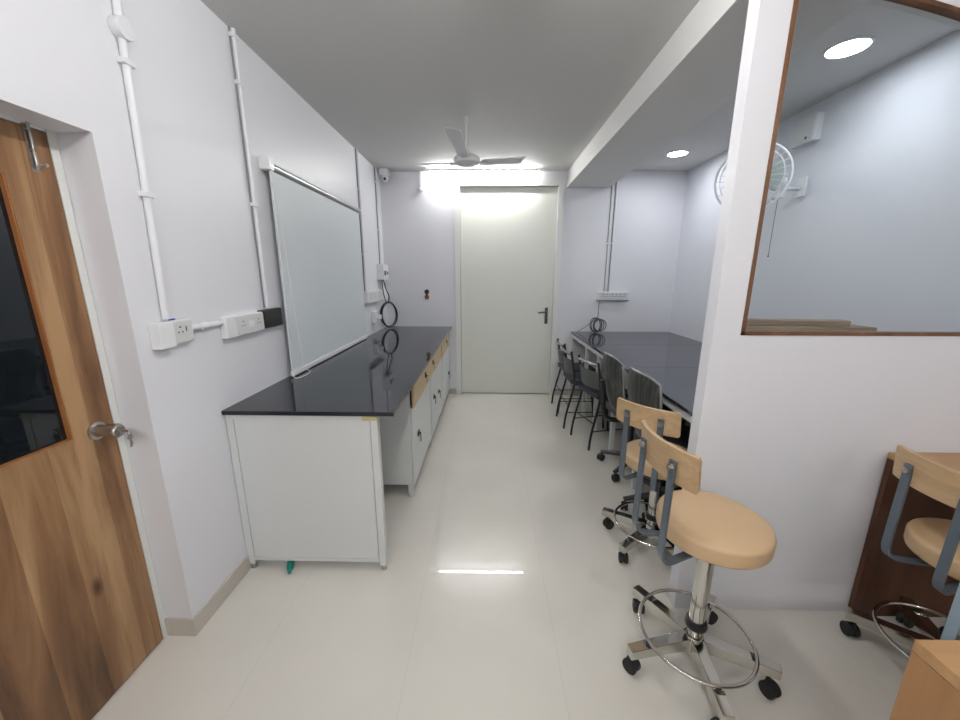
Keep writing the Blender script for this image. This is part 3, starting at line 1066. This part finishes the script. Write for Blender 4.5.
# ------------------------------------------------------------------ mesh office chairs
def office_chair(loc, label, rz=0.0, ztop=.93, leg0=216):
    t = thing('office_chair', label, 'chair', (loc[0], loc[1], 0), rz)
    # seat (chair faces +X)
    g = []
    for i in range(13):
        u = i / 12
        row = []
        for j in range(13):
            v = j / 12 * 2 - 1
            wd = .225 * (1 - .10 * abs(u * 2 - 1) ** 4)
            row.append((-.21 + .43 * u, v * wd, .475 + .012 * (1 - v * v) - .035 * max(0, u - .75) ** 1 * 2 + .01 * v * v))
        g.append(row)
    MB().shell(g, .055).build('seat', NAVY, t, smooth=60)
    # mesh back, concave in plan
    g = []
    fr_pts = []
    nu, nv = 16, 16
    for i in range(nu + 1):
        u = i / nu * 2 - 1
        row = []
        for j in range(nv + 1):
            v = j / nv
            zz = .53 + (ztop - .53) * v
            wd = .205 * (1 - .16 * v ** 3) * (1 - .30 * (1 - v) ** 2)
            topc = .045 * (u * u) ** 1.6 * v ** 3
            x = -.235 - .07 * v - .02 * math.sin(v * PI) + .055 * u * u
            row.append((x, u * wd, zz - topc))
        g.append(row)
    bk = MB().shell(g, .012).build('backrest', MESHF, t, smooth=60)
    edge = [g[i][0] for i in range(nu + 1)] + [g[nu][j] for j in range(1, nv + 1)] + [g[i][nv] for i in range(nu - 1, -1, -1)] + [g[0][j] for j in range(nv - 1, 0, -1)]
    MB().tube(edge, .008, seg=8, closed=True).build('back_frame', CLEARW, bk)
    MB().tube(spline([(.0, 0, .43), (-.16, 0, .42), (-.265, 0, .44), (-.30, 0, .52), (-.31, 0, .66), (-.325, 0, .74)]), .020, seg=10).build('back_bar', BLACK, t)
    MB().cyl((0, 0, .09), (0, 0, .30), .026, seg=24).cyl((0, 0, .30), (0, 0, .44), .016, seg=20).build('gas_column', BLACK, t)
    MB().box(-.10, .10, -.08, .08, .425, .445, bev=.004).build('seat_plate', BLACK, t)
    for k in range(5):
        a = R(leg0) - rz + k * 2 * PI / 5
        dx, dy = math.cos(a), math.sin(a)
        lg = MB().tube([(dx * .02, dy * .02, .115), (dx * .15, dy * .15, .098), (dx * .285, dy * .285, .072)], [.026, .021, .015], seg=12).build('leg', DKGREY, t)
        c2 = MB()
        caster(c2, dx * .275, dy * .275, .070, a + 1.2)
        c2.build('castor', RUBBER, lg)
    return t


office_chair((1.19, 2.70), 'dark mesh-backed office chair between the black tube chairs and another mesh chair', rz=R(2), ztop=.94)
office_chair((1.19, 2.18), 'dark mesh-backed office chair directly behind the wooden-backed castor stools', rz=R(6), ztop=.95, leg0=178)


# ------------------------------------------------------------------ black tube chairs
def tube_chair(loc, rz, label):
    t = thing('tube_chair', label, 'chair', (loc[0], loc[1], 0), rz)
    w = .165
    for s in (-1, 1):
        MB().tube(spline([(-.20, s * w, .0), (-.185, s * w * .99, .14), (-.135, s * w * .95, .36), (-.115, s * w * .93, .46)]), .0105, seg=10).build('leg', BLKMET, t)
        MB().tube(spline([(.20, s * w, .0), (.185, s * w, .14), (.15, s * w * .95, .33), (.135, s * w * .93, .45)]), .0105, seg=10).build('leg', BLKMET, t)
        MB().tube(spline([(-.115, s * w * .93, .46), (-.125, s * w * .95, .55), (-.15, s * w * .98, .70), (-.165, s * w, .775)]), .0105, seg=10).sphere((-.165, s * w, .78), .0125, seg=12).build('back_post', BLKMET, t)
    MB().tube([(-.115, -w * .93, .455), (-.115, w * .93, .455), (.135, w * .93, .445), (.135, -w * .93, .445)], .009, seg=8, closed=True).build('seat_frame', BLKMET, t)
    st = MB()
    st.tube([(-.178, -w, .17), (.178, -w, .17)], .0055, seg=8).tube([(-.178, w, .17), (.178, w, .17)], .0055, seg=8)
    st.tube([(-.165, -w, .24), (-.165, w, .24)], .0055, seg=8).tube([(.165, -w, .24), (.165, w, .24)], .0055, seg=8)
    st.build('stretcher', BLKMET, t)
    g = []
    for i in range(11):
        u = i / 10
        row = []
        for j in range(11):
            v = j / 10 * 2 - 1
            wd = .185 * (1 - .12 * abs(2 * u - 1) ** 4)
            row.append((-.15 + .34 * u, v * wd, .478 + .01 * (u - .5) ** 2 * 4))
        g.append(row)
    MB().shell(g, .040).build('seat', NAVY, t, smooth=60)
    g = []
    for i in range(13):
        u = i / 12 * 2 - 1
        row = []
        for j in range(7):
            v = j / 6
            zz = .545 + .155 * v
            row.append((-.128 - .16 * (zz - .55) - .035 * (1 - u * u), u * (w - .01), zz))
        g.append(row)
    MB().shell(g, .008).build('backrest', GREYPL, t, smooth=60)
    tr = MB().tube(spline([(-.164, -w, .76), (-.193, -w * .5, .765), (-.200, 0, .767), (-.193, w * .5, .765), (-.164, w, .76)]), .012, seg=10)
    tr.build('top_rail', CLEARW, t)
    return t


tube_chair((1.054, 3.242), R(15), 'black tube-framed chair nearest the mesh office chairs')
tube_chair((.975, 3.68), R(2), 'black tube-framed chair in the middle of the three by the far table')
tube_chair((.995, 4.10), R(2), 'black tube-framed chair closest to the tall white door')
